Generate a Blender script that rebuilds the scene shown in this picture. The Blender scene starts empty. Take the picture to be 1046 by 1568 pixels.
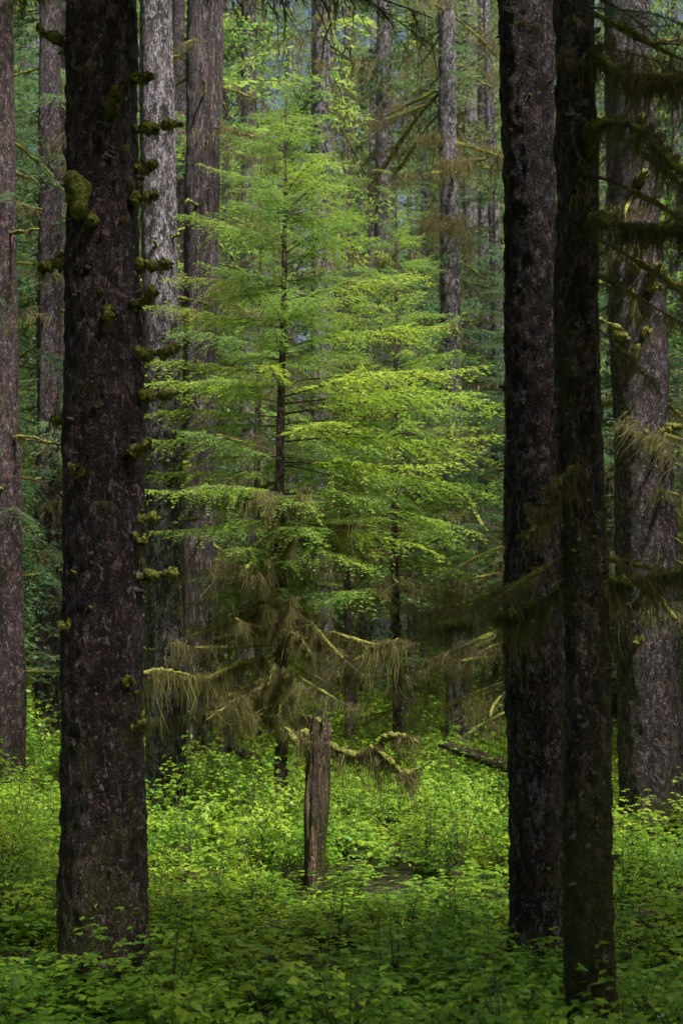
import bpy, math, random
import numpy as np
from mathutils import Vector, noise
rng = np.random.default_rng(11); random.seed(11)
D = bpy.data
scene = bpy.context.scene
CAM_H = 2.2

# ---------------------------------------------------------------- mesh helpers
class MB:
    def __init__(s): s.v=[]; s.f=[]; s.m=[]; s.t=[]; s.n=0
    def add(s, v, f, mat=0, tint=None):
        v=np.asarray(v,float).reshape(-1,3); f=np.asarray(f,int).reshape(-1,4)
        s.v.append(v); s.f.append(f+s.n); s.m.append(np.full(len(f),mat) if np.isscalar(mat) else mat); s.n+=len(v)
        s.t.append(np.full(len(v),.5) if tint is None else tint)
    def arr(s):
        if len(s.v)>1:
            s.v=[np.concatenate(s.v)]; s.f=[np.concatenate(s.f)]; s.m=[np.concatenate(s.m)]; s.t=[np.concatenate(s.t)]
        return s.v[0],s.f[0],s.m[0],s.t[0]
    def mesh(s, name, mats, smooth=False):
        v,f,m,t=s.arr()
        me=D.meshes.new(name); me.vertices.add(len(v)); me.vertices.foreach_set('co',v.astype(np.float32).ravel())
        me.loops.add(f.size); me.loops.foreach_set('vertex_index',f.astype(np.int32).ravel())
        me.polygons.add(len(f)); me.polygons.foreach_set('loop_start',np.arange(0,f.size,4,dtype=np.int32))
        me.polygons.foreach_set('loop_total',np.full(len(f),4,dtype=np.int32))
        for mt in mats: me.materials.append(mt)
        me.polygons.foreach_set('material_index',m.astype(np.int32))
        me.polygons.foreach_set('use_smooth',np.full(len(f),smooth))
        a=me.attributes.new('tint','FLOAT','POINT'); a.data.foreach_set('value',t.astype(np.float32))
        me.update(calc_edges=True)
        return me

def rotm(R):
    cx,cy,cz=np.cos(R).T; sx,sy,sz=np.sin(R).T
    M=np.empty((len(R),3,3))
    M[:,0,0]=cy*cz; M[:,0,1]=sx*sy*cz-cx*sz; M[:,0,2]=cx*sy*cz+sx*sz
    M[:,1,0]=cy*sz; M[:,1,1]=sx*sy*sz+cx*cz; M[:,1,2]=cx*sy*sz-sx*cz
    M[:,2,0]=-sy; M[:,2,1]=sx*cy; M[:,2,2]=cx*cy
    return M
def merge(out, protos, pts, rots, scl):
    pts=np.asarray(pts,float); n=len(pts)
    if n==0: return out
    rots=np.asarray(rots,float); scl=np.asarray(scl,float)
    if scl.ndim==1: scl=np.repeat(scl[:,None],3,1)
    M=rotm(rots); idx=rng.integers(0,len(protos),n); tn=rng.random(n)
    for k,p in enumerate(protos):
        v,f,m,_=p.arr(); sel=np.where(idx==k)[0]
        if len(sel)==0: continue
        V=np.einsum('nij,nvj->nvi',M[sel],v[None]*scl[sel][:,None,:])+pts[sel][:,None,:]
        F=f[None]+(np.arange(len(sel))*len(v))[:,None,None]
        out.add(V.reshape(-1,3),F.reshape(-1,4),np.tile(m,len(sel)),np.repeat(tn[sel],len(v)))
    return out

def obj(name, data, parent=None):
    o=D.objects.new(name,data); scene.collection.objects.link(o)
    if parent: o.parent=parent
    return o
def empty(name):
    o=obj(name,None); o.empty_display_size=0.2; return o

def tube(mb, pts, rad, seg=8, mat=0, rough=0.0, fr=6.0):
    pts=np.asarray(pts,float); rad=np.asarray(rad,float); n=len(pts)
    t=np.gradient(pts,axis=0); t/=np.linalg.norm(t,axis=1)[:,None]+1e-9
    ref=np.where(np.abs(t[:,2:3])>0.9,np.array([[1.,0,0]]),np.array([[0,0,1.]]))
    a=np.cross(t,ref); a/=np.linalg.norm(a,axis=1)[:,None]+1e-9; b=np.cross(t,a)
    th=np.arange(seg)/seg*2*math.pi
    ring=a[:,None,:]*np.cos(th)[None,:,None]+b[:,None,:]*np.sin(th)[None,:,None]
    r=np.repeat(rad[:,None],seg,1)
    if rough>0:
        for i in range(n):
            for j in range(seg):
                p=pts[i]+ring[i,j]*rad[i]
                r[i,j]*=1+rough*noise.noise(Vector(p*fr))*1.6+rough*0.6*noise.noise(Vector(p*fr*3))
    v=(pts[:,None,:]+ring*r[:,:,None]).reshape(-1,3)
    i,j=np.meshgrid(np.arange(n-1),np.arange(seg),indexing='ij'); j2=(j+1)%seg
    f=np.stack([i*seg+j,i*seg+j2,(i+1)*seg+j2,(i+1)*seg+j],-1).reshape(-1,4)
    mb.add(v,f,mat)

def smooth_path(P, n):
    P=np.asarray(P,float); t=np.linspace(0,1,len(P)); tt=np.linspace(0,1,n)
    out=np.empty((n,3))
    for k in range(3):
        m=np.gradient(P[:,k],t)
        idx=np.clip(np.searchsorted(t,tt,side='right')-1,0,len(P)-2)
        h=t[1]-t[0]; u=(tt-t[idx])/h
        out[:,k]=(2*u**3-3*u**2+1)*P[idx,k]+(u**3-2*u**2+u)*h*m[idx]+(-2*u**3+3*u**2)*P[idx+1,k]+(u**3-u**2)*h*m[idx+1]
    return out

# ---------------------------------------------------------------- materials
def newmat(name):
    m=D.materials.new(name); m.use_nodes=True; nt=m.node_tree; nt.nodes.clear(); return m,nt
def N(nt,t,**k):
    n=nt.nodes.new(t)
    for a,b in k.items(): setattr(n,a,b)
    return n
def ramp(nt,stops,interp='LINEAR'):
    r=N(nt,'ShaderNodeValToRGB'); e=r.color_ramp.elements; r.color_ramp.interpolation=interp
    while len(e)<len(stops): e.new(0.5)
    for i,(p,c) in enumerate(stops):
        e[i].position=p; e[i].color=(*c,1) if len(c)==3 else c
    return r
def g(v): return (v,v,v)

def leaf_mat(name, cols, trans, tmix=0.45, rough=0.5, spec=0.35):
    m,nt=newmat(name); L=nt.links.new
    out=N(nt,'ShaderNodeOutputMaterial'); oi=N(nt,'ShaderNodeObjectInfo')
    geo=N(nt,'ShaderNodeNewGeometry'); at=N(nt,'ShaderNodeAttribute',attribute_name='tint')
    a1=N(nt,'ShaderNodeMath',operation='MULTIPLY'); L(geo.outputs['Random Per Island'],a1.inputs[0]); a1.inputs[1].default_value=.4
    a2=N(nt,'ShaderNodeMath',operation='MULTIPLY_ADD'); L(at.outputs['Fac'],a2.inputs[0]); a2.inputs[1].default_value=.4; L(a1.outputs[0],a2.inputs[2])
    add=N(nt,'ShaderNodeMath',operation='MULTIPLY_ADD'); L(oi.outputs['Random'],add.inputs[0]); add.inputs[1].default_value=0.2; L(a2.outputs[0],add.inputs[2])
    r1=ramp(nt,[(i/(len(cols)-1),c) for i,c in enumerate(cols)]); L(add.outputs[0],r1.inputs[0])
    r2=ramp(nt,[(i/(len(trans)-1),c) for i,c in enumerate(trans)]); L(add.outputs[0],r2.inputs[0])
    p=N(nt,'ShaderNodeBsdfPrincipled'); L(r1.outputs[0],p.inputs['Base Color']); p.inputs['Roughness'].default_value=rough
    p.inputs['Specular IOR Level'].default_value=spec
    t=N(nt,'ShaderNodeBsdfTranslucent'); L(r2.outputs[0],t.inputs[0])
    mx=N(nt,'ShaderNodeMixShader'); mx.inputs[0].default_value=tmix
    L(p.outputs[0],mx.inputs[1]); L(t.outputs[0],mx.inputs[2]); L(mx.outputs[0],out.inputs[0])
    return m

M_hem=leaf_mat('hemlock_needles',[(0.06,0.145,0.065),(0.16,0.30,0.085),(0.31,0.46,0.095),(0.44,0.57,0.12)],[(0.13,0.32,0.11),(0.32,0.58,0.13),(0.56,0.76,0.14),(0.68,0.82,0.15)],0.42)  # needle colours raised above natural to make up for weak sunlight
M_hemb=leaf_mat('lit_hemlock_needles',[(0.18,0.35,0.06),(0.37,0.54,0.07),(0.56,0.68,0.10)],[(0.36,0.62,0.09),(0.60,0.80,0.10),(0.78,0.88,0.14)],0.4)  # brighter, yellower hemlock copy: sunlight on the long low boughs painted in
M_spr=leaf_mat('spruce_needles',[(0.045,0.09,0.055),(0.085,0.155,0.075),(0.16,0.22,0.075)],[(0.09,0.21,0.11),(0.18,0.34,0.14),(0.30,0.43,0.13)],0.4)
M_far=leaf_mat('far_haze_needles',[(0.08,0.105,0.055),(0.15,0.185,0.08),(0.26,0.28,0.11)],[(0.16,0.24,0.11),(0.26,0.36,0.14),(0.40,0.45,0.16)],0.4)  # muted needle colour, distance haze painted into the far foliage
M_shr=leaf_mat('shrub_leaves',[(0.09,0.26,0.05),(0.22,0.43,0.055),(0.41,0.58,0.06),(0.62,0.70,0.08)],[(0.20,0.48,0.06),(0.38,0.68,0.07),(0.62,0.82,0.08),(0.82,0.86,0.09)],0.38,0.38,0.5)  # leaf colours brighter than real leaves, standing in for stronger sunlight
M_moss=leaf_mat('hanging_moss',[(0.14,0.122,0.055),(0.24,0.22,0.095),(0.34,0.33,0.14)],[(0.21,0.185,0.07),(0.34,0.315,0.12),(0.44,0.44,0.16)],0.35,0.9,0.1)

def twig_mat():
    m,nt=newmat('twig_bark'); L=nt.links.new
    out=N(nt,'ShaderNodeOutputMaterial'); p=N(nt,'ShaderNodeBsdfPrincipled'); L(p.outputs[0],out.inputs[0])
    tc=N(nt,'ShaderNodeTexCoord'); n=N(nt,'ShaderNodeTexNoise'); n.inputs['Scale'].default_value=20; n.inputs['Detail'].default_value=3
    L(tc.outputs['Object'],n.inputs['Vector'])
    r=ramp(nt,[(0.35,(0.06,0.045,0.035)),(0.55,(0.14,0.11,0.08)),(0.7,(0.20,0.20,0.09))]); L(n.outputs[0],r.inputs[0]); L(r.outputs[0],p.inputs['Base Color'])
    p.inputs['Roughness'].default_value=0.9; return m
M_twig=twig_mat()

def moss_sleeve():
    m,nt=newmat('moss_cushion'); L=nt.links.new
    out=N(nt,'ShaderNodeOutputMaterial'); p=N(nt,'ShaderNodeBsdfPrincipled'); L(p.outputs[0],out.inputs[0])
    tc=N(nt,'ShaderNodeTexCoord'); n=N(nt,'ShaderNodeTexNoise'); n.inputs['Scale'].default_value=40; n.inputs['Detail'].default_value=5
    L(tc.outputs['Object'],n.inputs['Vector'])
    r=ramp(nt,[(0.3,(0.08,0.08,0.02)),(0.5,(0.26,0.27,0.055)),(0.72,(0.52,0.54,0.11))]); L(n.outputs[0],r.inputs[0]); L(r.outputs[0],p.inputs['Base Color'])
    b=N(nt,'ShaderNodeBump'); b.inputs['Distance'].default_value=0.03; b.inputs['Strength'].default_value=1; L(n.outputs[0],b.inputs['Height']); L(b.outputs[0],p.inputs['Normal'])
    p.inputs['Roughness'].default_value=1; return m
M_sleeve=moss_sleeve()

def bark(name, dark, mid, lich, lich_amt=0.5, moss_amt=0.4, scale=1.0, zs=0.5, moss_low=True, bumpd=0.05, speck=0.6):
    m,nt=newmat(name); L=nt.links.new
    out=N(nt,'ShaderNodeOutputMaterial'); p=N(nt,'ShaderNodeBsdfPrincipled'); L(p.outputs[0],out.inputs[0])
    p.inputs['Roughness'].default_value=0.6; p.inputs['Specular IOR Level'].default_value=0.5
    tc=N(nt,'ShaderNodeTexCoord'); mp=N(nt,'ShaderNodeMapping'); mp.inputs['Scale'].default_value=(scale,scale,scale*zs); L(tc.outputs['Object'],mp.inputs[0])
    def noi(s,d,src=mp.outputs[0],rough=0.6,dist=0.0):
        n=N(nt,'ShaderNodeTexNoise'); n.inputs['Scale'].default_value=s; n.inputs['Detail'].default_value=d; n.inputs['Roughness'].default_value=rough
        n.inputs['Distortion'].default_value=dist; L(src,n.inputs['Vector']); return n
    wob=noi(11,4,rough=.7)
    mixv=N(nt,'ShaderNodeMixRGB'); mixv.inputs[0].default_value=0.2; L(mp.outputs[0],mixv.inputs[1]); L(wob.outputs['Color'],mixv.inputs[2])
    vo=N(nt,'ShaderNodeTexVoronoi',feature='DISTANCE_TO_EDGE'); vo.inputs['Scale'].default_value=26; L(mixv.outputs[0],vo.inputs['Vector'])
    vc=N(nt,'ShaderNodeTexVoronoi',feature='F1'); vc.inputs['Scale'].default_value=26; L(mixv.outputs[0],vc.inputs['Vector'])
    crack=ramp(nt,[(0.0,g(0.0)),(0.22,g(1))]); L(vo.outputs['Distance'],crack.inputs[0])
    big=noi(4.5,7,rough=0.75,dist=.4); fine=noi(55,4,rough=0.75)
    base=ramp(nt,[(0.40,dark),(0.60,mid)]); L(big.outputs[0],base.inputs[0])
    sep=N(nt,'ShaderNodeSeparateColor'); L(vc.outputs['Color'],sep.inputs[0])
    fl=ramp(nt,[(0,g(0.35)),(0.7,g(1.0)),(1,g(3.0))]); L(sep.outputs[0],fl.inputs[0])
    m1=N(nt,'ShaderNodeMixRGB',blend_type='MULTIPLY'); m1.inputs[0].default_value=1; L(base.outputs[0],m1.inputs[1]); L(fl.outputs[0],m1.inputs[2])
    cr2=ramp(nt,[(0,g(0.3)),(1,g(1))]); L(crack.outputs[0],cr2.inputs[0])
    m2=N(nt,'ShaderNodeMixRGB',blend_type='MULTIPLY'); m2.inputs[0].default_value=1; L(m1.outputs[0],m2.inputs[1]); L(cr2.outputs[0],m2.inputs[2])
    ln=noi(15,6,rough=0.78,dist=0.8); lr=ramp(nt,[(0.62-0.22*lich_amt,g(0)),(0.68-0.22*lich_amt,g(1))]); L(ln.outputs[0],lr.inputs[0])
    fr=ramp(nt,[(0.42,g(0.1)),(0.58,g(1))]); L(fine.outputs[0],fr.inputs[0])
    lm2=N(nt,'ShaderNodeMath',operation='MULTIPLY'); L(lr.outputs[0],lm2.inputs[0]); L(fr.outputs[0],lm2.inputs[1])
    m3=N(nt,'ShaderNodeMixRGB'); L(lm2.outputs[0],m3.inputs[0]); L(m2.outputs[0],m3.inputs[1]); m3.inputs[2].default_value=(*lich,1)
    mn=noi(2.6,6,rough=0.75)
    gz=N(nt,'ShaderNodeSeparateXYZ'); L(tc.outputs['Object'],gz.inputs[0])
    mr0=N(nt,'ShaderNodeMapRange'); L(gz.outputs['Z'],mr0.inputs[0]); mr0.inputs[1].default_value=0; mr0.inputs[2].default_value=2.5; mr0.inputs[3].default_value=0.14 if moss_low else 0; mr0.inputs[4].default_value=0
    ma=N(nt,'ShaderNodeMath',operation='ADD'); L(mn.outputs[0],ma.inputs[0]); L(mr0.outputs[0],ma.inputs[1])
    mr=ramp(nt,[(0.70-0.28*moss_amt,g(0)),(0.80-0.28*moss_amt,g(0.8))]); L(ma.outputs[0],mr.inputs[0])
    mc=ramp(nt,[(0.3,(0.05,0.048,0.014)),(0.7,(0.22,0.21,0.055))]); L(fine.outputs[0],mc.inputs[0])
    m4=N(nt,'ShaderNodeMixRGB'); L(mr.outputs[0],m4.inputs[0]); L(m3.outputs[0],m4.inputs[1]); L(mc.outputs[0],m4.inputs[2])
    sp=noi(19,1,src=tc.outputs['Object'],rough=.5)
    sr=ramp(nt,[(0.68,g(0)),(0.71,g(speck))]); L(sp.outputs[0],sr.inputs[0])
    m5=N(nt,'ShaderNodeMixRGB'); L(sr.outputs[0],m5.inputs[0]); L(m4.outputs[0],m5.inputs[1]); m5.inputs[2].default_value=(.6,.57,.57,1)
    L(m5.outputs[0],p.inputs['Base Color'])
    h1=N(nt,'ShaderNodeMath',operation='MULTIPLY_ADD'); L(sep.outputs[0],h1.inputs[0]); h1.inputs[1].default_value=0.9; L(crack.outputs[0],h1.inputs[2])
    h2=N(nt,'ShaderNodeMath',operation='MULTIPLY_ADD'); L(fine.outputs[0],h2.inputs[0]); h2.inputs[1].default_value=1.4; L(h1.outputs[0],h2.inputs[2])
    b=N(nt,'ShaderNodeBump'); b.inputs['Distance'].default_value=bumpd; b.inputs['Strength'].default_value=1; L(h2.outputs[0],b.inputs['Height']); L(b.outputs[0],p.inputs['Normal'])
    return m
B_dark=bark('spruce_bark_dark',(0.05,0.026,0.028),(0.22,0.128,0.138),(0.60,0.50,0.58),0.34,0.5)
B_edge=bark('spruce_bark_grey',(0.045,0.027,0.03),(0.18,0.112,0.122),(0.54,0.49,0.60),0.42,0.38)
B_moss=bark('spruce_bark_mossy',(0.06,0.038,0.03),(0.22,0.15,0.115),(0.50,0.45,0.44),0.36,0.7)
B_pale=bark('spruce_bark_pale',(0.045,0.034,0.04),(0.20,0.15,0.17),(0.76,0.72,0.84),0.66,0.12,0.8,0.4)  # pale lichened bark; the paleness also paints haze onto far trunks
B_strip=bark('hemlock_bark_furrowed',(0.06,0.042,0.044),(0.22,0.16,0.17),(0.42,0.37,0.41),0.35,0.15,1.0,0.12)
B_stump=bark('rotten_wood',(0.09,0.05,0.03),(0.42,0.28,0.18),(0.5,0.4,0.3),0.4,0.3,1.2,0.1)

# ---------------------------------------------------------------- prototypes (geometry arrays)
def leaves(mb, base, dirv, length, width, mat=0, roll=0.5, fold=0.0):
    base=np.asarray(base); n=len(base)
    dirv=dirv/(np.linalg.norm(dirv,axis=1)[:,None]+1e-9)
    up=np.tile([0,0,1.],(n,1))+rng.normal(0,roll,(n,3))
    s=np.cross(dirv,up); s/=np.linalg.norm(s,axis=1)[:,None]+1e-9
    nn=np.cross(s,dirv)
    length=np.broadcast_to(length,(n,))[:,None]; width=np.broadcast_to(width,(n,))[:,None]
    tip=base+dirv*length; mid=base+dirv*length*0.45
    if fold==0:
        v=np.stack([base,mid+s*width/2,tip,mid-s*width/2],1).reshape(-1,3)
        f=np.arange(4*n).reshape(n,4)
    else:
        tip=tip-nn*length*0.12
        v=np.stack([base,mid+s*width/2+nn*width*fold,tip,mid-s*width/2+nn*width*fold,mid+nn*length*0.04],1).reshape(-1,3)
        k=np.arange(n)[:,None]*5
        f=np.concatenate([k+np.array([[0,4,2,1]]),k+np.array([[0,3,2,4]])],0)
    mb.add(v,f,mat)

def make_spray(seed, L=2.0, side=0.6, droop=0.22, sp=0.034, nsp=0.03, ll=0.06, lw=0.017, sdroop=.45, ribs=True):
    r=np.random.default_rng(seed); mb=MB()
    nm=8; t=np.linspace(0,1,nm); ph=r.uniform(0,6)
    ax=lambda t: np.stack([L*t, 0.07*np.sin(3*t+ph)*t, 0.06*np.sin(5*t+ph)*t-droop*L*t**2],-1)
    tube(mb,ax(t),0.011*(1-t)+0.002,3,1)
    B=[];Dv=[];Ln=[]
    for sgn in (-1,1):
        for t0 in np.arange(0.14,0.99,sp):
            t1=min(0.995,t0+r.uniform(-.012,.012))
            if r.random()<0.14: continue
            sl=side*min(1,0.35+2.0*t1)*(1-t1)**0.75*r.uniform(0.4,1.25)+0.05
            ang=math.radians(r.uniform(42,66))*sgn
            o=ax(np.array([t1]))[0]; d=np.array([math.cos(ang),math.sin(ang),r.uniform(-.25,.12)])
            nu=max(2,int(sl/nsp)); u=np.linspace(0.08,1,nu)
            dr=-sdroop*sl*u**2*r.uniform(0.2,1.8)
            P=o+d*(sl*u)[:,None]; P[:,2]+=dr
            P[:,0]+=0.12*sl*u**2
            if ribs:
                q=np.concatenate([[o],P[-1:]]); s2=np.array([0.003,0.0,0])
                mb.add([q[0]-s2,q[0]+s2,q[1]+s2*.3,q[1]-s2*.3],[[0,1,2,3]],1)
            for sg in (-1,1):
                a2=ang+sg*np.radians(r.uniform(35,60,nu))
                dd=np.stack([np.cos(a2),np.sin(a2),r.uniform(-.7,.1,nu)],-1)
                l_=ll*r.uniform(0.6,1.4,nu)*(0.6+0.6*(1-u))
                keep=r.random(nu)>0.08
                B.append(P[keep]);Dv.append(dd[keep]);Ln.append(l_[keep])
            B.append(P[-1:]);Dv.append(d[None]+[[0,0,-.3]]);Ln.append(np.array([ll]))
    B=np.concatenate(B);Dv=np.concatenate(Dv);Ln=np.concatenate(Ln)
    leaves(mb,B,Dv,Ln,lw*(0.7+Ln/ll*.4),0,0.5)
    mb.arr(); return mb

def ribbons(mb, P, ln, w, r, mat=0, k=4):
    n=len(P)
    ang=r.uniform(0,2*math.pi,n); s=np.stack([np.cos(ang),np.sin(ang),np.zeros(n)],-1)
    cur=P.copy(); rows=[]
    for i in range(k):
        ww=w*(1-i/(k-1)*0.85)
        rows.append(cur-s*ww[:,None]/2); rows.append(cur+s*ww[:,None]/2)
        step=(ln/(k-1))[:,None]
        cur=cur+np.array([[0,0,-1]])*step+r.normal(0,0.3,(n,3))*step
    V=np.stack(rows,1)
    base=np.arange(n)[:,None]*2*k
    f=np.concatenate([base+np.array([[2*i,2*i+1,2*i+3,2*i+2]]) for i in range(k-1)],0)
    mb.add(V.reshape(-1,3),f,mat)

def make_mossy_bough(seed, L=2.0, moss=1.0, lod=False):
    r=np.random.default_rng(seed); mb=MB(); n=7 if lod else 14; t=np.linspace(0,1,n); ph=r.uniform(0,6)
    ax=np.stack([L*t,0.14*np.sin(4*t+ph)*t,0.10*np.sin(3*t+ph)-0.28*L*t**2*r.uniform(.2,1)],-1); ax-=ax[0]
    tube(mb,ax,0.017*(1-t)+0.004,3 if lod else 5,1)
    P=[ax]
    if not lod:
        k0=int(r.uniform(0,5)); seg=ax[k0:k0+8]
        tube(mb,seg,0.012+0.022*np.abs(np.sin(np.linspace(0.1,3.0,len(seg)))),7,2,0.5,20)
    for i in range(8 if lod else 14):
        t0=r.uniform(0.1,0.97); o=np.array([np.interp(t0,t,ax[:,c]) for c in range(3)])
        a=r.choice([-1,1])*math.radians(r.uniform(30,75)); ln=r.uniform(0.25,0.8)*(1.15-t0)*L/2+.08
        u=np.linspace(0,1,3 if lod else 5); d=np.array([math.cos(a),math.sin(a),r.uniform(-.35,.15)])
        q=o+d*(ln*u)[:,None]; q[:,2]-=0.2*ln*u**2; q+=r.normal(0,0.012,q.shape)*u[:,None]
        tube(mb,q,0.005*(1-u)+0.0018,3,1); P.append(q)
        if not lod:
            for j in range(3):
                o2=q[r.integers(1,5)]; d2=d+r.normal(0,.6,3); d2[2]*=.5
                u2=np.linspace(0,1,3); q2=o2+d2*(0.16*u2)[:,None]; tube(mb,q2,0.0025*(1-u2)+0.001,3,1); P.append(q2)
    P=np.concatenate(P); m=int((110 if lod else 640)*moss)
    a=P[r.integers(0,len(P)-1,m)]; pp=a+r.normal(0,0.03 if lod else .025,a.shape)
    cl=(0.5+1.1*np.abs(np.sin(pp[:,0]*6+ph)))
    ln=np.clip(r.lognormal(-2.5,0.65,m)*cl,0.02,0.5)
    ribbons(mb,pp,ln,r.uniform(0.015,0.035,m) if lod else r.uniform(0.006,0.018,m),r,k=2 if lod else 4)
    mb.arr(); return mb

def make_moss_clump(seed, n=280, L=0.4):
    r=np.random.default_rng(seed); mb=MB()
    x=np.clip(r.normal(0,L/3.6,n),-L*.6,L*.6); P=np.stack([x,r.normal(0,.02,n),r.normal(0,.015,n)],-1)
    env=(0.25+0.9*np.abs(np.sin(x*17+seed))**1.5)*np.exp(-(x/L*2.4)**2)
    ln=np.clip(r.lognormal(-1.9,0.7,n)*env,0.015,0.6)
    ribbons(mb,P,ln,r.uniform(0.004,0.014,n),r)
    mb.arr(); return mb

def make_shrub(seed, h=0.75, R=0.42, nl=260, ls=0.065):
    r=np.random.default_rng(seed); mb=MB(); B=[];Dv=[];Ln=[]
    ns=9
    for i in range(ns):
        a=r.uniform(0,2*math.pi); rr=r.uniform(.15,1)*R; hh=h*r.uniform(.45,1.2)
        u=np.linspace(0,1,5); P=np.stack([np.cos(a)*rr*u**1.4,np.sin(a)*rr*u**1.4,hh*(1.35*u-0.35*u**2.5)],-1)+r.normal(0,.012,(5,3))
        tube(mb,P,0.005*(1-u)+.0015,3,1)
        m=nl//ns
        for k in range(m//3):
            uu=r.uniform(0.3,1)**0.55; o=np.array([np.interp(uu,u,P[:,c]) for c in range(3)])
            a2=r.uniform(0,2*math.pi); pet=r.uniform(.03,.17)
            c=o+np.array([math.cos(a2),math.sin(a2),r.uniform(-.2,.5)])*pet
            for da in (-1.15,0,1.15):
                aa=a2+da+r.normal(0,.3); B.append(c); Dv.append([math.cos(aa),math.sin(aa),r.uniform(-.5,.25)]); Ln.append(ls*r.uniform(.55,1.4)*(1.15 if da==0 else .9))
    leaves(mb,np.array(B),np.array(Dv),np.array(Ln),np.array(Ln)*.66,0,0.32,fold=.1)
    mb.arr(); return mb

def make_devils_club(seed):
    r=np.random.default_rng(seed); mb=MB()
    for s in range(4):
        a0=r.uniform(0,6.28); hh=r.uniform(.25,.6); c0=np.array([math.cos(a0)*.15,math.sin(a0)*.15,hh])
        tube(mb,np.linspace([0,0,0],c0,4),np.full(4,.007),4,1)
        for k in range(4):
            a=r.uniform(0,6.28); c=c0+np.array([math.cos(a),math.sin(a),.25])*r.uniform(.08,.2)
            mb.add([c0,c0+[0,.004,0],c,c-[0,.004,0]],[[0,1,2,3]],1)
            n=7; aa=a+np.linspace(-2.2,2.2,n); Ls=r.uniform(.08,.12)*(1-.35*np.abs(np.linspace(-1,1,n)))
            Dv=np.stack([np.cos(aa),np.sin(aa),np.full(n,r.uniform(-.5,.0))],-1)
            leaves(mb,np.tile(c,(n,1)),Dv,Ls,Ls*.62,0,.15,fold=.06)
    mb.arr(); return mb

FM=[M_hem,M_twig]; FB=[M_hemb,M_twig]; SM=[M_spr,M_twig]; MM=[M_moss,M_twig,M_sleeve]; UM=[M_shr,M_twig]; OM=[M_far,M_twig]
P_hem=[make_spray(20+i,droop=[.08,.16,.24,.12][i]) for i in range(4)]
P_mid=[make_spray(30+i,droop=[.08,.16,.24,.12][i],sp=.05,nsp=.048,ll=.09,lw=.026,ribs=False) for i in range(4)]
P_near=[make_spray(50+i,side=.42,droop=[.2,.35][i],sp=.022,nsp=.010,ll=.024,lw=.005,L=1.4) for i in range(2)]
P_lo=[make_spray(25+i,droop=[.15,.25,.35][i],sp=.08,nsp=.085,ll=.15,lw=.045,ribs=False) for i in range(3)]
P_vlo=[make_spray(55+i,droop=[.15,.25,.35][i],sp=.13,nsp=.17,ll=.30,lw=.13,ribs=False) for i in range(3)]
P_belt=[make_spray(65+i,droop=[.15,.25,.35][i],sp=.11,nsp=.13,ll=.22,lw=.07,ribs=False) for i in range(3)]
P_mos=[make_mossy_bough(60+i,moss=[1,.6,1.4,.3][i]) for i in range(4)]
P_mosL=[make_mossy_bough(70+i,moss=[1,.6,1.4][i],lod=True) for i in range(3)]
P_cl=[make_moss_clump(80+i,L=[.4,.3,.5,.25][i]) for i in range(4)]
P_shr=[make_shrub(100+i,h=[.75,.6,.95,.5][i],ls=[.06,.07,.05,.065][i]) for i in range(4)]
P_low=[make_shrub(120+i,h=.28,R=.34,nl=180,ls=[.045,.06][i]) for i in range(2)]
P_dc=[make_devils_club(130)]

def foliage(name,protos,mats,p,R,s,parent):
    if len(p)==0: return
    mb=MB(); merge(mb,protos,p,R,s); return obj(name,mb.mesh(name,mats),parent)

def patch(name,nsh,nlow,ndc,rad):
    mb=MB()
    def spread(protos,n,s0,s1):
        r=rad*np.sqrt(rng.random(n)); a=rng.uniform(0,6.283,n)
        merge(mb,protos,np.stack([r*np.cos(a),r*np.sin(a),np.full(n,-.03)],-1),np.stack([rng.normal(0,.12,n),rng.normal(0,.12,n),rng.uniform(0,6.28,n)],-1),rng.uniform(s0,s1,n))
    spread(P_shr,nsh,.65,1.2); 
    if nlow: spread(P_low,nlow,.7,1.2)
    if ndc: spread(P_dc,ndc,.7,1.1)
    return D.objects.new(name,mb.mesh(name,UM))
def coll(name, objs):
    c=D.collections.new(name)
    for o in objs: c.objects.link(o)
    return c
C_patch=coll('shrub_patches',[patch('shrub_patch_%d'%i,13,5,0,1.15) for i in range(4)])
C_low=coll('herb_patches',[patch('herb_patch_%d'%i,7,10,[3,2,1][i],.9) for i in range(3)])

_gn={}
def node_group(c):
    if c.name in _gn: return _gn[c.name]
    ng=D.node_groups.new('scatter_'+c.name,'GeometryNodeTree')
    ng.interface.new_socket('Geometry',in_out='INPUT',socket_type='NodeSocketGeometry')
    ng.interface.new_socket('Geometry',in_out='OUTPUT',socket_type='NodeSocketGeometry')
    gi=ng.nodes.new('NodeGroupInput'); go=ng.nodes.new('NodeGroupOutput')
    ci=ng.nodes.new('GeometryNodeCollectionInfo'); ci.inputs['Collection'].default_value=c
    ci.inputs['Separate Children'].default_value=True; ci.inputs['Reset Children'].default_value=True
    ip=ng.nodes.new('GeometryNodeInstanceOnPoints'); ip.inputs['Pick Instance'].default_value=True
    def na(n,t):
        x=ng.nodes.new('GeometryNodeInputNamedAttribute'); x.data_type=t; x.inputs['Name'].default_value=n; return x.outputs['Attribute']
    er=ng.nodes.new('FunctionNodeEulerToRotation')
    L=ng.links.new
    L(gi.outputs[0],ip.inputs['Points']); L(ci.outputs[0],ip.inputs['Instance'])
    L(na('idx','INT'),ip.inputs['Instance Index']); L(na('rot','FLOAT_VECTOR'),er.inputs[0]); L(er.outputs[0],ip.inputs['Rotation'])
    L(na('scl','FLOAT_VECTOR'),ip.inputs['Scale']); L(ip.outputs[0],go.inputs[0])
    _gn[c.name]=ng; return ng
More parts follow.
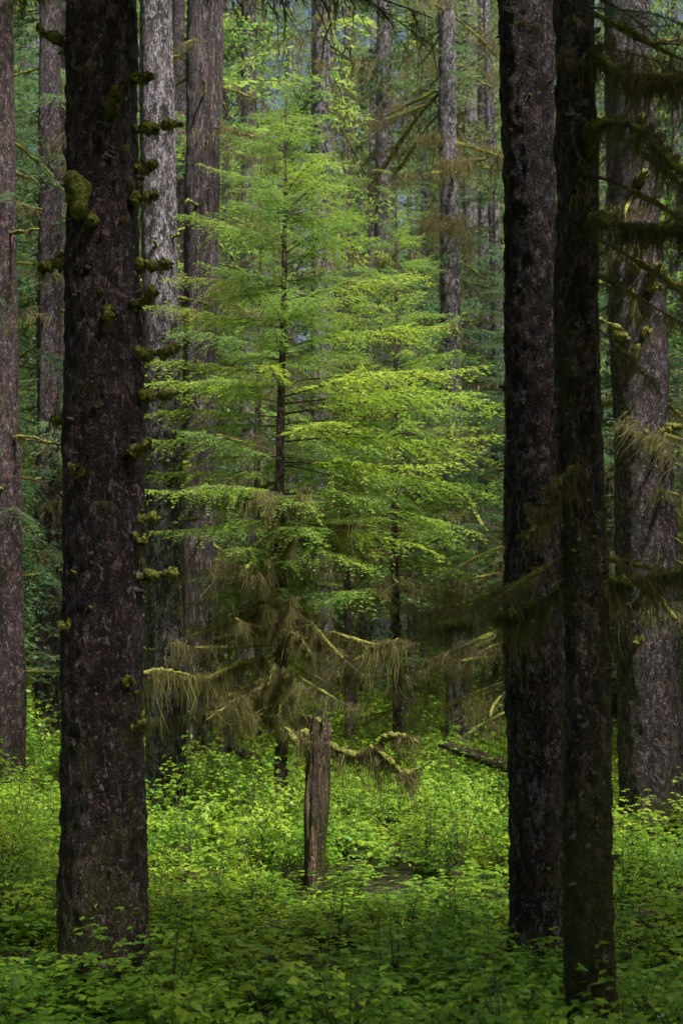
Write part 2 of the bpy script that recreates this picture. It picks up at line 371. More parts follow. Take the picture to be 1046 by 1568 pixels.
def scatter(name,c,pts,rots,scl,parent=None):
    pts=np.asarray(pts,float); n=len(pts)
    if n==0: return
    scl=np.asarray(scl,float)
    me=D.meshes.new(name); me.vertices.add(n); me.vertices.foreach_set('co',pts.ravel())
    a=me.attributes.new('rot','FLOAT_VECTOR','POINT'); a.data.foreach_set('vector',np.asarray(rots,float).ravel())
    a=me.attributes.new('scl','FLOAT_VECTOR','POINT'); a.data.foreach_set('vector',scl.ravel())
    a=me.attributes.new('idx','INT','POINT'); a.data.foreach_set('value',rng.integers(0,len(c.objects),n).astype(np.int32))
    o=obj(name,me,parent); md=o.modifiers.new('instances','NODES'); md.node_group=node_group(c); return o

# ---------------------------------------------------------------- sun & gap in the canopy
EL=math.radians(55); hx,hy=0.72,-0.694
TS=np.array([math.cos(EL)*hx,math.cos(EL)*hy,math.sin(EL)])
def in_gap(P):
    P=np.atleast_2d(P); out=np.zeros(len(P),bool)
    for (z0,cx,cy,rx,ry) in [(0.5,0.5,17.0,3.8,5.2),(5,0.2,20,5.4,5.4),(9,-.5,22,6.0,6.0),(2,-1,30,6,7),(8,-1,30,9,9),(12,0,32,9,10)]:
        S=P-TS*((P[:,2]-z0)/TS[2])[:,None]
        out|=(((S[:,0]-cx)/rx)**2+((S[:,1]-cy)/ry)**2<1)&(P[:,2]>z0+2)
    return out
def in_view(P,ymax=27):
    P=np.atleast_2d(P); y=P[:,1]
    return (y>0.5)&(y<ymax)&(np.abs(P[:,0])<0.27*y+1.2)&(P[:,2]<CAM_H+0.54*y+1.6)

def ground_z(x,y):
    x=np.asarray(x,float); y=np.asarray(y,float)
    return np.clip(y-23,0,None)*0.05+0.10*np.sin(x*.7+1)*np.sin(y*.45)+0.05*np.sin(x*1.9+y*1.3)+np.clip(-x-3,0,8)*0.06*np.clip((y-10)/10,0,1)

def axis_fn(pts):
    pts=np.asarray(pts,float)
    return lambda z: np.stack([np.interp(z,pts[:,2],pts[:,0]),np.interp(z,pts[:,2],pts[:,1]),np.asarray(z,float)],-1)

def crown(ax,z0,z1,lenf,n,base=2.0,pitch=(5,25),pitch_top=-25,gap=True):
    z=z0+(z1-z0)*rng.random(n)**0.9; p=ax(z); a=rng.uniform(0,2*math.pi,n)
    ln=lenf((z-z0)/(z1-z0),a)*rng.uniform(.7,1.15,n)
    tt=(z-z0)/(z1-z0)
    pt=np.radians(rng.uniform(pitch[0],pitch[1],n)*(1-tt)+pitch_top*tt)
    R=np.stack([rng.normal(0,.2,n),pt,a],-1); s=ln/base
    tip=p+np.stack([np.cos(a)*ln,np.sin(a)*ln,-np.sin(pt)*ln-.2*ln],-1); mid=(p+tip)/2
    bad=in_view(tip)|in_view(mid)
    if gap: bad|=in_gap(tip)|in_gap(mid)|in_gap(p)
    return p[~bad],R[~bad],s[~bad]

def trunk_mesh(name, pts, rad, mat, seg=40, dz=0.05, zfine=None, amp=0.06, flare=0.35, parent=None, seed=0):
    pts=np.asarray(pts,float); rad=np.asarray(rad,float)
    z0=pts[0,2]; z1=pts[-1,2]; zf=zfine if zfine else z1
    zz=np.arange(z0,min(zf,z1),dz)
    if zf<z1: zz=np.concatenate([zz,np.arange(zf,z1,1.0)])
    zz=np.append(zz,z1)
    th=np.arange(seg)/seg*2*math.pi
    V=np.empty((len(zz),seg,3))
    nr=int(rng.integers(5,8)); ph=rng.uniform(0,6)
    cx=np.interp(zz,pts[:,2],pts[:,0]); cy=np.interp(zz,pts[:,2],pts[:,1]); rr=np.interp(zz,pts[:,2],rad)
    gz=float(ground_z(pts[0,0],pts[0,1]))
    for i,z in enumerate(zz):
        hb=min(1.2,max(0,1-(z-gz)/0.9)); fl=1+flare*hb**2.2
        for j,t in enumerate(th):
            c,s=math.cos(t),math.sin(t); r=rr[i]*fl*(1+0.22*flare*3*hb**2*math.sin(nr*t+ph))
            q=Vector((c*rr[i]*7+seed*3,s*rr[i]*7,z*1.8)); q2=Vector((c*rr[i]*24+seed,s*rr[i]*24,z*11))
            r+=rr[i]*amp*noise.noise(q)+ (0.024*noise.noise(q2) if z<zf else 0)+0.03*noise.noise(Vector((c+seed,s,z*.6)))
            V[i,j]=(cx[i]+c*r,cy[i]+s*r,z)
    mb=MB(); n=len(zz)
    i,j=np.meshgrid(np.arange(n-1),np.arange(seg),indexing='ij'); j2=(j+1)%seg
    mb.add(V.reshape(-1,3),np.stack([i*seg+j,i*seg+j2,(i+1)*seg+j2,(i+1)*seg+j],-1).reshape(-1,4),0)
    return obj(name,mb.mesh(name,[mat],True),parent)

OFF=[np.array([0,0,0.]),np.array([7.,0,0]),np.array([0,9.,0])]
def mossy_branches(parent, paths, r0=0.02, moss_n=6, sleeve=1.0, moss_s=1.0):
    mb=MB(); P=[];R=[];S=[]
    for pa in paths:
        n=max(10,int(len(pa)*8)); q=smooth_path(pa,n)
        w=np.array([[noise.noise(Vector(p*2.3+o_)) for o_ in OFF] for p in q])
        q+=w*.07*np.linspace(0,1,n)[:,None]+rng.normal(0,0.006,q.shape); u=np.linspace(0,1,n)
        tube(mb,q,r0*(1-u*.75),8,0,.3,10)
        lump=np.abs(np.sin(u*rng.uniform(5,9)+rng.uniform(0,3)))**1.5
        tube(mb,q+[0,0,r0*.25],(r0*(1-u*.6)*.8+r0*.9*sleeve*lump),9,1,.6,22)
        L=np.linalg.norm(np.diff(q,axis=0),axis=1).sum(); k=max(1,int(L*moss_n))
        for _ in range(k):
            uu=rng.random(); i=int(uu*(n-2)); d=q[i+1]-q[i]
            P.append(q[i]); R.append([rng.normal(0,.15),rng.normal(0,.15),math.atan2(d[1],d[0])]); S.append(rng.uniform(.2,1)*moss_s)
    obj('dead_branches',mb.mesh('dead_branches',[M_twig,M_sleeve],True),parent)
    if P: foliage('hanging_moss',P_cl,MM,P,R,S,parent)

# ---------------------------------------------------------------- ground
def build_ground():
    xs=np.concatenate([[-900,-300,-120,-60],np.linspace(-40,40,161),[60,120,300,900]]); ys=np.concatenate([[-900,-300,-100,-50],np.linspace(-30,110,281),[140,200,400,900]])
    X,Y=np.meshgrid(xs,ys); Z=np.where((np.abs(X)>60)|(Y>120)|(Y<-50),np.clip(np.clip(Y,0,200)-23,0,None)*.05,ground_z(X,Y))
    V=np.stack([X,Y,Z],-1).reshape(-1,3); w=len(xs)
    i,j=np.meshgrid(np.arange(len(ys)-1),np.arange(w-1),indexing='ij')
    f=np.stack([i*w+j,i*w+j+1,(i+1)*w+j+1,(i+1)*w+j],-1).reshape(-1,4)
    mb=MB(); mb.add(V,f)
    m,nt=newmat('forest_floor'); L=nt.links.new
    out=N(nt,'ShaderNodeOutputMaterial'); p=N(nt,'ShaderNodeBsdfPrincipled'); L(p.outputs[0],out.inputs[0]); p.inputs['Roughness'].default_value=.95
    tc=N(nt,'ShaderNodeTexCoord'); n=N(nt,'ShaderNodeTexNoise'); n.inputs['Scale'].default_value=3; n.inputs['Detail'].default_value=8; n.inputs['Roughness'].default_value=.75; L(tc.outputs['Object'],n.inputs['Vector'])
    r=ramp(nt,[(.35,(.02,.015,.008)),(.5,(.06,.055,.02)),(.65,(.07,.10,.02))]); L(n.outputs[0],r.inputs[0]); L(r.outputs[0],p.inputs['Base Color'])
    b=N(nt,'ShaderNodeBump'); b.inputs['Distance'].default_value=.08; L(n.outputs[0],b.inputs['Height']); L(b.outputs[0],p.inputs['Normal'])
    obj('ground',mb.mesh('ground',[m],True))
build_ground()

# ---------------------------------------------------------------- big trees standing in the view
def big_tree(name, pts, rad, mat, ztop=24, seg=40, dz=.05, zf=None, crown_z=None, crown_r=3.2, ncrown=50, amp=.06, flare=.3, seed=0):
    e=empty(name)
    pts=[list(p) for p in pts]; rad=list(rad)
    if pts[-1][2]<ztop:
        a,b=np.array(pts[-2]),np.array(pts[-1]); k=(ztop-b[2])/(b[2]-a[2]); c=b+(b-a)*k*.5; c[2]=ztop
        pts.append(list(c)); rad.append(max(.05,rad[-1]*.35))
    trunk_mesh('trunk',pts,rad,mat,seg,dz,zf,amp,flare,e,seed)
    ax=axis_fn(pts)
    if crown_z is not None:
        p,R,s=crown(ax,crown_z,ztop,lambda t,a:crown_r*(1-t)**.7+.5,ncrown)
        foliage('crown_boughs',P_lo if pts[0][1]>24 else P_vlo,SM,p,R,s,e)
    return e,ax

A,axA=big_tree('spruce_tree',[(-1.65,9,-.2),(-1.65,9,0.3),(-1.64,9,2.5),(-1.64,9,4.7),(-1.655,9,6.9)],[.31,.30,.275,.255,.235],B_dark,zf=7.2,seg=80,dz=.025,crown_z=11,seed=1,flare=.14)
def stub(ax,z,ang,ln,rise,rt):
    p=ax(np.array([z]))[0]; d=np.array([math.cos(ang),math.sin(ang),0])
    a=p+d*rt*.85; return [a,a+d*ln*.35+[0,0,rise*.2],a+d*ln*.7+[0,0,rise*.5],a+d*ln+[0,0,rise]]
S=[]
for z,ang,ln,rise in [(6.0,-.25,.34,.02),(6.05,-1.2,.18,.05),(5.5,-.5,.16,.0),(5.08,-.2,.30,-.03),(4.77,-.5,.2,.09),(4.46,-.3,.34,.0),(4.18,-.2,.30,-.02),(3.75,-.6,.2,.06),(2.94,-.2,.26,.01),(3.2,-.5,.12,0),(4.7,-1.3,.14,-.1),(5.1,3.4,.2,-.02),(3.6,-2.0,.12,.02),(2.2,-.8,.1,.02),(6.6,3.5,.2,.03),(2.6,-2.4,.1,0),(3.35,-.1,.16,.0),(5.75,-.1,.12,.03),(4.0,3.3,.12,.02),(6.35,-.3,.14,-.03),(1.9,-.4,.09,.0),(5.3,-1.6,.13,.03)]:
    S.append(stub(axA,z,ang,ln,rise,.27))
mossy_branches(A,S,.025,7,1.3,.34)
def knobs(tree,ax,rt,z0,z1,n,r0=.014):
    S=[stub(ax,rng.uniform(z0,z1),rng.normal(-1.57,.9),rng.uniform(.03,.09),rng.uniform(-.02,.03),rt) for _ in range(n)]
    mb=MB()
    for s in S:
        q=smooth_path(s,6); tube(mb,q,r0*rng.uniform(.5,1.4)*np.array([1.3,1.1,1,.9,.7,.3]),7,int(rng.random()<.35),.4,20)
    obj('broken_twigs',mb.mesh('broken_twigs',[M_twig,M_sleeve],True),tree)
    n=26; z=rng.uniform(z0,z1,n); a=rng.normal(-1.57,1.0,n); p=ax(z)+np.stack([np.cos(a),np.sin(a),0*a],-1)*rt
    foliage('moss_tufts',P_cl,MM,p,np.stack([0*a,0*a,a+1.57],-1),rng.uniform(.12,.3,n),tree)
knobs(A,axA,.275,.4,7,60)
mb=MB(); u=np.linspace(0,1,14); P=np.stack([np.full(14,-1.77)+.02*np.sin(u*5),np.full(14,8.79)-.03*np.sin(u*3.1),5.32+u*.34],-1)
tube(mb,P,.012+.065*np.clip(np.sin(u*math.pi),0,1)**.6,20,0,.5,14)
obj('mossy_burl',mb.mesh('mossy_burl',[M_sleeve],True),A)

Bt,axB=big_tree('spruce_tree',[(1.435,9.5,-.2),(1.43,9.5,.2),(1.41,9.5,2.2),(1.385,9.5,4.8),(1.345,9.5,7.2)],[.24,.222,.205,.198,.2],B_edge,zf=7.4,seg=64,dz=.025,crown_z=11,seed=2,flare=.15)
knobs(Bt,axB,.2,.4,7,40)
Ct,axC=big_tree('spruce_tree',[(1.44,7.5,-.2),(1.437,7.5,.2),(1.40,7.5,2.5),(1.36,7.5,4.5),(1.335,7.5,6.2)],[.15,.139,.13,.12,.112],B_moss,zf=6.5,seg=48,dz=.03,ztop=18,crown_z=10,ncrown=40,seed=3,flare=.12)
knobs(Ct,axC,.125,.4,6,30,.012)
Dt,axD=big_tree('spruce_tree',[(4.3,18,-.2),(4.28,18,.2),(4.2,18,4),(4.09,18,7.15),(3.9,18,11.8)],[.48,.45,.41,.38,.30],B_edge,zf=12,seg=48,dz=.06,crown_z=13.5,seed=4)
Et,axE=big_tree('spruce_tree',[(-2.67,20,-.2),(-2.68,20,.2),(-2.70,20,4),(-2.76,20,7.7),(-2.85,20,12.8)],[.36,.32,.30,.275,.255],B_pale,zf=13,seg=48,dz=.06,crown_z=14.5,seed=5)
Ft,axF=big_tree('hemlock_tree',[(-2.8,25,-.2),(-2.8,25,.3),(-2.74,25,6),(-2.6,25,15.5)],[.36,.33,.32,.34],B_strip,zf=16,seg=40,dz=.08,ztop=30,crown_z=17,seed=6)
Gt,axG=big_tree('spruce_tree',[(-5.5,22,-.2),(-5.53,22,.3),(-5.62,22,7),(-5.72,22,14)],[.28,.25,.2,.17],B_dark,zf=14,seg=36,dz=.08,crown_z=12,seed=7)
Ht,axH=big_tree('spruce_tree',[(-6.35,28,0),(-6.3,28,.4),(-6.23,28,17)],[.3,.27,.22],B_edge,zf=17,seg=32,dz=.1,ztop=28,crown_z=12,seed=8)
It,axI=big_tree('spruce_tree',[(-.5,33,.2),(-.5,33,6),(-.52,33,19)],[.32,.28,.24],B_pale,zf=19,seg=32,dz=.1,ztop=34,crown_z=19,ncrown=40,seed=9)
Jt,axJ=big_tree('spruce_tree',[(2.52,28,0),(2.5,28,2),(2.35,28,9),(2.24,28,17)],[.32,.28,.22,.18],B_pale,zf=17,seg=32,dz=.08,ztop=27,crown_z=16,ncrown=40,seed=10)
Kt,axK=big_tree('spruce_tree',[(-6.9,33,0),(-6.95,33,18)],[.2,.15],B_dark,zf=18,seg=24,dz=.15,ztop=30,crown_z=8,ncrown=70,seed=11)

def side_limbs(tree,ax,zs,ln,n,r0=.02,rt=.25,azc=None,moss_s=.6,mn=3,drop=.25,sl=.9):
    S=[]
    for _ in range(n):
        z=rng.uniform(*zs); a=rng.uniform(0,6.28) if azc is None else rng.normal(azc,.5)
        l=rng.uniform(*ln); rise=rng.uniform(-drop,.15)*l
        S.append(stub(ax,z,a,l,rise,rt))
    mossy_branches(tree,S,r0,mn,sl,moss_s)
side_limbs(Dt,axD,(2.5,11),(.2,.5),16,.045,.38,-1.6,.9)
side_limbs(Dt,axD,(2.5,11),(.5,1.3),10,.025,.36,None,.9)
side_limbs(Et,axE,(2,12.5),(.2,.6),18,.02,.27)
side_limbs(Ft,axF,(3,15),(.4,1.4),16,.022,.3)
side_limbs(Gt,axG,(2,13),(.4,1.2),18,.02,.2)
side_limbs(Ht,axH,(2,16),(.5,1.8),22,.022,.22)
side_limbs(Kt,axK,(2,16),(.5,1.5),16,.02,.15)

def bough_set(tree,ax,zs,ln,n,protos,mats,pitch=(0,22),az=None,name='boughs'):
    z=rng.uniform(zs[0],zs[1],n); p=ax(z); a=rng.uniform(0,6.28,n) if az is None else rng.normal(az[0],az[1],n)
    s=rng.uniform(ln[0],ln[1],n)/2
    foliage(name,protos,mats,p,np.stack([rng.normal(0,.2,n),np.radians(rng.uniform(pitch[0],pitch[1],n)),a],-1),s,tree)
for k_,(x_,y_,r_) in enumerate([(-3.3,47,.36),(1.5,52,.42),(4.6,46,.34),(-6.8,49,.4)]):
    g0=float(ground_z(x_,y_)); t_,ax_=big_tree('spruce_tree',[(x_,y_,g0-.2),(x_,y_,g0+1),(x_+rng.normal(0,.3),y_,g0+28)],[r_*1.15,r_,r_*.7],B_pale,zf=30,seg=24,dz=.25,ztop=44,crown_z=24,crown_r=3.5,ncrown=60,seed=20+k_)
    bough_set(t_,ax_,(10,30),(1.5,4),40,P_lo,OM,name='live_boughs'); bough_set(t_,ax_,(6,28),(1.5,3.5),30,P_mosL,MM,name='mossy_boughs')
bough_set(Jt,axJ,(3,17),(1.2,3.4),44,P_mos,MM,name='mossy_boughs'); bough_set(Jt,axJ,(6,17),(1.4,3.2),28,P_mid,SM,name='live_boughs')
bough_set(It,axI,(4,20),(1,3.4),50,P_mosL,MM,name='mossy_boughs'); bough_set(It,axI,(14,20),(1.5,3.6),26,P_lo,FM,name='live_boughs')
bough_set(Ft,axF,(5,15.5),(1,2.4),24,P_mos,MM,name='mossy_boughs')
bough_set(Ht,axH,(3,14),(1,2.5),24,P_mosL,MM,name='mossy_boughs'); bough_set(Ht,axH,(4,15),(1.4,3),40,P_mid,SM,name='live_boughs')
bough_set(Gt,axG,(4,13),(1,2.4),26,P_mid,SM,name='live_boughs')
bough_set(Dt,axD,(3,11),(1,2.2),18,P_mos,MM,name='mossy_boughs')

# ---------------------------------------------------------------- young hemlocks
def young_hemlock(x0,y0,xt,H,rb,lenf,n,zlo,name='young_hemlock_tree',dead=26,c=P_mid,mats=FM,zdead=(1.6,5),cm=P_mosL,tier=.45):
    e=empty(name); zz=np.linspace(0,1,40); gz=float(ground_z(x0,y0))
    P=np.stack([x0+(xt-x0)*zz+.05*np.sin(zz*9)*(1-zz),np.full(40,y0)+.05*np.sin(zz*7),gz-.15+(H-gz+.15)*zz],-1)
    mb=MB(); tube(mb,P,rb*(1-zz)**.8+.008,14,0,.15,7); obj('trunk',mb.mesh('trunk',[B_dark],True),e)
    ax=axis_fn(P)
    z=zlo+(H-zlo)*rng.random(n); z=np.round(z/tier)*tier+rng.normal(0,.05,n); z=np.clip(z,zlo,H); a=rng.uniform(0,6.283,n)
    ln=lenf(z,a)*rng.uniform(.5,1.15,n); t=(z-zlo)/(H-zlo)
    pt=np.radians(rng.uniform(-8,12,n)*(1-t)-22*t)
    foliage('live_boughs',c,mats,ax(z),np.stack([rng.normal(0,.15,n),pt,a],-1),np.clip(ln/2,.12,3),e)
    if dead:
        z=rng.uniform(zdead[0],zdead[1],dead); a=rng.uniform(0,6.28,dead)
        foliage('mossy_boughs',cm,MM,ax(z),np.stack([rng.normal(0,.2,dead),np.radians(rng.uniform(-8,22,dead)),a],-1),rng.uniform(.35,1.0,dead),e)
    return e,ax
def lenL(z,a):
    return np.interp(z,[3.4,4.5,5.6,6.5,7.5,9.6,10.7],[1.3,1.8,2.1,1.9,1.6,1.2,.45])
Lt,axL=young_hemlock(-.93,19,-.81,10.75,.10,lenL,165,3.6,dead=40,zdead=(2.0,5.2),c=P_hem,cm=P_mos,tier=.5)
def put(parent,name,c,mats,rows):
    rows=np.array(rows,float); foliage(name,c,mats,rows[:,:3],np.stack([rows[:,3]*0,np.radians(rows[:,4]),np.radians(rows[:,3])],-1),rows[:,5],parent)
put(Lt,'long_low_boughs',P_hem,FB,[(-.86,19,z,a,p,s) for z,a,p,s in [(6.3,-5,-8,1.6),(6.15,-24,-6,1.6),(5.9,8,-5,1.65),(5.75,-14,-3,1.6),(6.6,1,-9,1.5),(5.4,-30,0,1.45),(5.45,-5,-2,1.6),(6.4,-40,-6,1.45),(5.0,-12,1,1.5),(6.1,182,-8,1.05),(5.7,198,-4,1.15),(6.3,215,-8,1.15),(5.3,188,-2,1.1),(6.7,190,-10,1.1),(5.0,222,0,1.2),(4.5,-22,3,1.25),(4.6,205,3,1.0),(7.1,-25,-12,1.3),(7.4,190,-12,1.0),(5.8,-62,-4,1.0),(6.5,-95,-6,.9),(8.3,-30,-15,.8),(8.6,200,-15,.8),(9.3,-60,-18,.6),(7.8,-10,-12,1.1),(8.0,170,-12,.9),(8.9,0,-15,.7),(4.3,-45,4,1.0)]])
mossy_branches(Lt,[[(-.95,19,2.66),(-1.4,18.4,2.5),(-1.85,17.8,2.3),(-2.3,17.5,2.42),(-2.8,17.3,2.35)],
  [(-.93,19,2.2),(-1.2,18.7,2.25),(-1.5,18.3,2.05),(-1.7,18.1,2.1)],
  [(-.9,19,3.3),(-.6,18.8,3.3),(-.45,18.7,3.15)],[(-.9,19,3.25),(-1.15,18.8,3.3),(-1.45,18.7,3.1)],
  [(-.9,19,2.9),(-.2,18.5,2.95),(.4,18.2,2.75),(.8,18.0,2.8)],
  [(-.9,19,1.6),(-.5,18.7,1.75),(-.1,18.5,1.55)]],.03,16,.9,1.2)
side_limbs(Lt,axL,(1.5,4.6),(.7,2.2),18,.014,.07,-1.57,.95,10,.35,.6)
young_hemlock(.98,24,1.0,11.6,.09,lambda z,a:np.interp(z,[2.5,5,8,11.4],[2.3,2.4,1.7,.4]),115,3.8,dead=40,cm=P_mos,zdead=(1.6,6))
young_hemlock(2.9,22.5,2.8,9.6,.07,lambda z,a:np.interp(z,[2.5,5,8,9.6],[1.8,1.9,1.2,.3]),85,3.4,dead=36,mats=SM,cm=P_mos)
young_hemlock(.1,28.5,.15,13.5,.09,lambda z,a:np.interp(z,[2.5,6,10,13.5],[2.3,2.4,1.7,.4]),90,5,dead=44,zdead=(2,9),mats=FM)
young_hemlock(-1.7,26,-1.6,13.0,.09,lambda z,a:np.interp(z,[2.5,6,10,13],[1.9,2.0,1.5,.4]),80,5,dead=44,zdead=(2,9))
young_hemlock(4.4,27,4.3,14.5,.11,lambda z,a:np.interp(z,[2.5,6,10,14.5],[2.4,2.5,1.7,.4]),110,3.6,dead=36,mats=SM,zdead=(2,9))
for x,y,h in [(-4.3,30,12),(1.7,33,15),(-3.4,35,15),(4.2,36,18),(6.4,31,13),(.6,40,16),(-7.6,27,9),(7,24,9),(-8.5,36,13),(2.8,46,18),(-5.6,42,16),(8.5,40,19)]:
    young_hemlock(x,y,x+rng.normal(0,.1),h,.09,lambda z,a,h=h:np.interp(z,[2,h*.45,h*.75,h],[2.6,2.8,2.0,.4]),95,2.6,dead=36,c=P_lo,mats=[FM,SM,SM,OM][rng.integers(0,4)],zdead=(2,h*.85),tier=.6)

# ---------------------------------------------------------------- dead stump, snags, leaning trunk, log
st=empty('dead_tree_stump')
mb=MB(); zz=np.linspace(-.1,1.75,70)
cx=np.interp(zz,[-.1,.5,1.0,1.75],[-.31,-.28,-.245,-.21]); cr=np.interp(zz,[-.1,.1,.4,.75,.9,1.3,1.65,1.75],[.15,.11,.095,.115,.13,.125,.105,.085])
seg=40
V=[]
for i in range(70):
    for j in range(seg):
        t=j/seg*2*math.pi; c,s=math.cos(t),math.sin(t)
        r=cr[i]*(1+.25*noise.noise(Vector((c*2.2,s*2.2,zz[i]*1.2)))+.22*noise.noise(Vector((c*6,s*6,zz[i]*2.2)))+.12*noise.noise(Vector((c*14,s*14,zz[i]*3))))
        dz=0
        if i>60: dz=.22*noise.noise(Vector((c*2.5,s*2.5,5.)))*(i-60)/9+.05*math.sin(5*t)*(i-60)/9
        V.append((cx[i]+c*r,13.5+s*r,zz[i]+dz))
i,j=np.meshgrid(np.arange(69),np.arange(seg),indexing='ij'); j2=(j+1)%seg
mb.add(V,np.stack([i*seg+j,i*seg+j2,(i+1)*seg+j2,(i+1)*seg+j],-1).reshape(-1,4))
o=obj('stump_wood',mb.mesh('stump_wood',[B_stump],True),st); sm=o.modifiers.new('thick','SOLIDIFY'); sm.thickness=.03
mossy_branches(st,[[(-.14,13.5,1.60),(-.02,13.45,1.54),(.2,13.4,1.50),(.36,13.35,1.62),(.5,13.3,1.72),(.8,13.3,1.66)],
   [(.3,13.35,1.56),(.5,13.2,1.42),(.62,13.2,1.3),(.8,13.2,1.35)],
   [(-.28,13.5,1.6),(-.38,13.45,1.72),(-.46,13.4,1.62),(-.6,13.4,1.80)]],.024,12,1.0,1.1)

def snag(name,pts,rad,mat,seg=20):
    mb=MB(); q=smooth_path(pts,40); tube(mb,q,np.interp(np.linspace(0,1,40),np.linspace(0,1,len(rad)),rad),seg,0,.25,5)
    return obj(name,mb.mesh(name,[mat],True))
snag('leaning_dead_trunk',[(-2.36,24,.0),(-2.14,24,1.0),(-1.84,24,2.8),(-1.64,24,5.2)],[.15,.13,.11,.07],B_strip)
snag('dead_snag',[(1.3,27,0.1),(1.2,27,1.8),(1.12,27,3.3)],[.13,.11,.06],B_dark)
snag('dead_snag',[(.2,29,0.1),(.25,29,2.2),(.1,29,4.0)],[.12,.1,.06],B_strip)
snag('fallen_log',[(1.62,21.5,1.25),(2.2,21.2,1.05),(3.2,20.8,.72),(4.2,20.5,.3)],[.07,.10,.12,.13],B_stump)
snag('fallen_log',[(-3.2,24.6,1.9),(-2.2,24,1.2),(-1.2,23.5,.7)],[.06,.08,.1],B_moss)

# ---------------------------------------------------------------- foreground mossy limbs near right trunk
mossy_branches(Ct,[[(1.39,7.5,2.85),(1.22,7.7,2.72),(.97,7.9,2.62),(.72,8,2.56),(.43,8.1,2.54)],
   [(1.42,7.5,2.78),(1.7,7.3,2.8),(2.1,7.1,2.9)],[(1.40,7.5,3.5),(1.2,7.3,3.3),(1.05,7.2,3.0)],
   [(1.36,7.5,5.4),(1.6,7.0,5.2),(1.85,6.7,4.7),(2.0,6.5,4.4)],[(1.36,7.5,4.9),(1.6,7.1,4.7),(1.95,6.8,4.5)],
   [(1.36,7.5,5.9),(1.6,7.1,5.5),(1.9,6.8,5.3)]],.018,18,.9,.85)
put(Ct,'drooping_mossy_boughs',P_mos,MM,[(1.36,7.5,5.8,-30,20,.5),(1.36,7.5,5.5,-10,25,.55),(1.38,7.4,5.1,-40,18,.5),(1.38,7.5,4.8,-15,20,.5),(1.36,7.5,6.1,0,20,.6),(1.4,7.5,2.95,-20,5,.45),(1.4,7.5,2.9,170,8,.5),(1.4,7.5,3.0,195,14,.4),(1.4,7.5,4.3,-10,30,.35),(1.37,7.5,4.6,-35,25,.45)])
put(Ct,'drooping_live_boughs',P_near,SM,[(1.35,7.5,6.3,-20,15,.7),(1.35,7.5,6.1,-45,20,.7),(1.35,7.5,6.2,10,15,.7),(1.35,7.5,5.9,-5,12,.6),(1.36,7.5,6.6,220,5,.8)])
put(A,'low_live_boughs',P_near,SM,[(-1.64,9,7.35,-10,0,1.6),(-1.64,9,7.25,-28,2,1.5),(-1.64,9,7.45,5,-4,1.6)])
put(A,'top_mossy_boughs',P_mos,MM,[(-1.64,9,7.2,-15,-4,1.0),(-1.64,9,7.15,-30,-2,.8),(-1.64,9,7.25,0,-6,1.1),(-1.64,9,7.1,200,10,.5)])

# ---------------------------------------------------------------- surrounding forest
pos=[]
tries=0
while len(pos)<145 and tries<20000:
    tries+=1; x=rng.uniform(-26,30); y=rng.uniform(-14,62)
    if math.hypot(x,y)<4: continue
    if y<30 and y>-1 and abs(x)<0.275*y+2.0: continue
    if 30<=y<58 and abs(x)<4.5: continue
    if any((x-a)**2+(y-b)**2<16 for a,b in pos): continue
    pos.append((x,y))
nb=len(pos); tries=0
while len(pos)<nb+98 and tries<20000:
    tries+=1; y=rng.uniform(60,100); x=rng.uniform(-1,1)*(.28*y+6)
    if any((x-a)**2+(y-b)**2<10 for a,b in pos): continue
    pos.append((x,y))
tr=MB(); acc={}; mo=MB()
for k,(x,y) in enumerate(pos):
    belt=k>=nb; far=y>28
    gz=float(ground_z(x,y))
    H=rng.uniform(24,31)
    if far: H=max(H,4+y*.56*rng.uniform(.85,1.15))
    r=rng.uniform(.2,.42)*(1.2 if belt else 1); lx,ly=rng.normal(0,.3,2)
    zz=np.linspace(0,1,20); P=np.stack([x+lx*zz,y+ly*zz,gz-.2+(H-gz)*zz],-1)
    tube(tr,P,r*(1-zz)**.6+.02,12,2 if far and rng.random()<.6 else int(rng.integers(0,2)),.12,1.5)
    ax=axis_fn(P)
    cz=rng.uniform(4,8) if far else rng.uniform(9,13)
    if belt: cz=gz+rng.uniform(2,8)
    q=rng.random(); w='o' if (belt and q<.55) or (far and q<.3) else ('h' if q>.8 else 's')
    n=int(H*(2.4 if belt else 2.2)) if far else 54
    p,R,s=crown(ax,cz,H,lambda t,a:(4.0 if belt else 3.6)*(1-t)**.6+.9,n,gap=not far)
    inview=far and abs(x)<.28*y+4 and not belt
    pk='lo' if inview else ('belt' if belt else 'vlo')
    merge(acc.setdefault((w,pk),MB()),{'lo':P_lo,'belt':P_belt,'vlo':P_vlo}[pk],p,R,s)
    if inview:
        n=14; z=rng.uniform(gz+2,cz+16,n)
        merge(mo,P_mosL,ax(z),np.stack([rng.normal(0,.2,n),np.radians(rng.uniform(-5,25,n)),rng.uniform(0,6.28,n)],-1),rng.uniform(.6,1.6,n))
df=empty('distant_forest')
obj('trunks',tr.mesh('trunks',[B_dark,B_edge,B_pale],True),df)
for (w,i_),m_ in acc.items():
    if m_.n: obj('crowns',m_.mesh('crowns',{'s':SM,'h':FM,'o':OM}[w]),df)
obj('mossy_boughs',mo.mesh('mossy_boughs',MM),df)

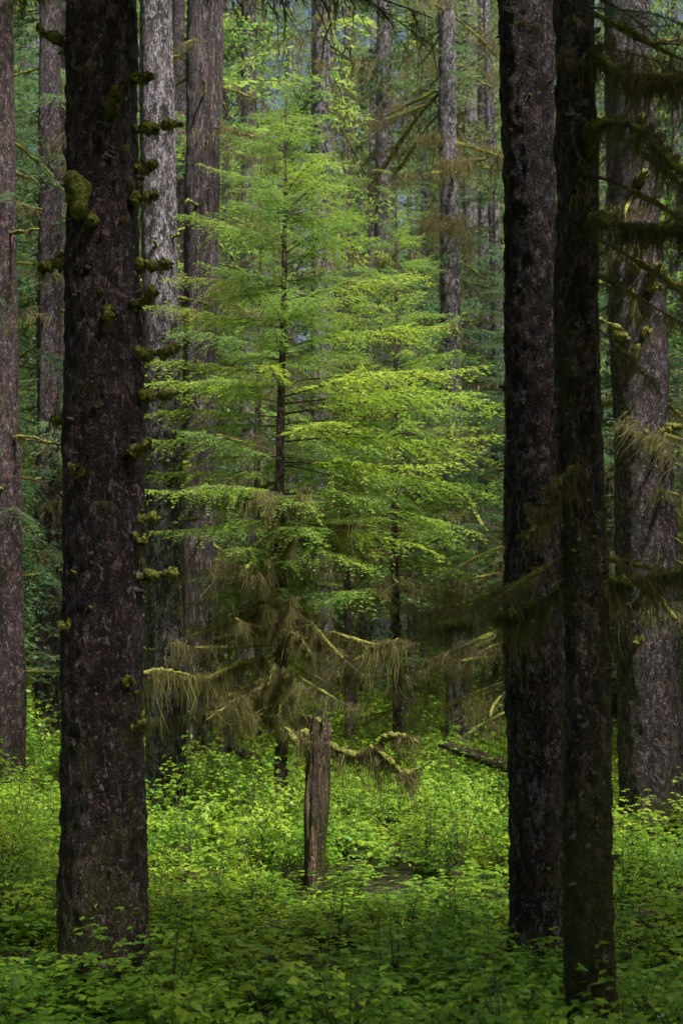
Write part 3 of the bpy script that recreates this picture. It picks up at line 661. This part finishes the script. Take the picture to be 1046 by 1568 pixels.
# ---------------------------------------------------------------- undergrowth
def grid(name,c,y0,y1,step,sxy,hs,margin=3,clear=None):
    ys=np.arange(y0,y1,step); P=[]
    for y in ys:
        w=0.27*abs(y)+margin
        for x in np.arange(-w,w+.01,step): P.append((x+rng.uniform(-.25,.25)*step,y+rng.uniform(-.25,.25)*step))
    P=np.array(P); x,y=P[:,0],P[:,1]
    if clear is not None:
        k=clear(x,y); x,y=x[k],y[k]
    m=len(x); h=hs(x,y)*rng.uniform(.8,1.2,m); s=np.full(m,sxy)
    scatter(name,c,np.stack([x,y,ground_z(x,y)-.02],-1),np.stack([rng.normal(0,.04,m),rng.normal(0,.04,m),rng.uniform(0,6.28,m)],-1),np.stack([s,s,h],-1))
def hsh(x,y):
    h=np.interp(y,[4,8,12,15,22,35,60],[.5,.55,.72,1.0,1.15,1.8,2.4])
    lowc=((np.abs(x+.3)<1.0)&(y>10.8)&(y<14))|((np.abs(x+1.6)<1.0)&(y<9.6)&(y>6.3))
    return np.where(lowc,h*.5,h)
grid('undergrowth_shrubs',C_patch,9.2,27,1.45,1.0,hsh)
grid('undergrowth_shrubs',C_patch,27,45,2.3,1.5,hsh,4)
grid('undergrowth_shrubs',C_patch,45,66,3.6,2.3,hsh,5)
grid('ground_herbs',C_low,3.4,9.2,1.15,1.0,lambda x,y:np.where((np.abs(x+1.6)<1.0)&(y>6.3),.5,.85),3)
grid('ground_herbs',C_low,-6,3.4,1.8,1.1,lambda x,y:np.full(len(x),.7),4,lambda x,y:x*x+y*y>5)

# ---------------------------------------------------------------- light, sky, camera
w=D.worlds.new('World'); scene.world=w; w.use_nodes=True; nt=w.node_tree
bg=nt.nodes['Background']; sky=nt.nodes.new('ShaderNodeTexSky'); sky.sky_type='NISHITA'; sky.sun_disc=False
sky.sun_elevation=EL; sky.sun_rotation=math.atan2(hx,hy); sky.dust_density=8; sky.air_density=1.0; sky.ozone_density=.5
nt.links.new(sky.outputs[0],bg.inputs[0]); bg.inputs[1].default_value=0.15
sl=D.lights.new('sun','SUN'); sl.energy=5; sl.angle=math.radians(5); sl.color=(1,.97,.9)
so=obj('sun',sl); so.rotation_euler=Vector(TS).to_track_quat('Z','Y').to_euler(); so.location=(10,0,30)
cam=D.cameras.new('camera'); co=obj('camera',cam); co.location=(0,0,CAM_H); co.rotation_euler=(math.radians(90),0,0)
cam.sensor_width=36; cam.sensor_fit='AUTO'; cam.lens=36*2000/1568; cam.shift_y=(1050-784)/1568; cam.clip_end=3000
cam.dof.use_dof=True; cam.dof.focus_distance=12.5; cam.dof.aperture_fstop=2.8
scene.camera=co
scene.view_settings.view_transform='Standard'; scene.view_settings.look='None'; scene.view_settings.exposure=0
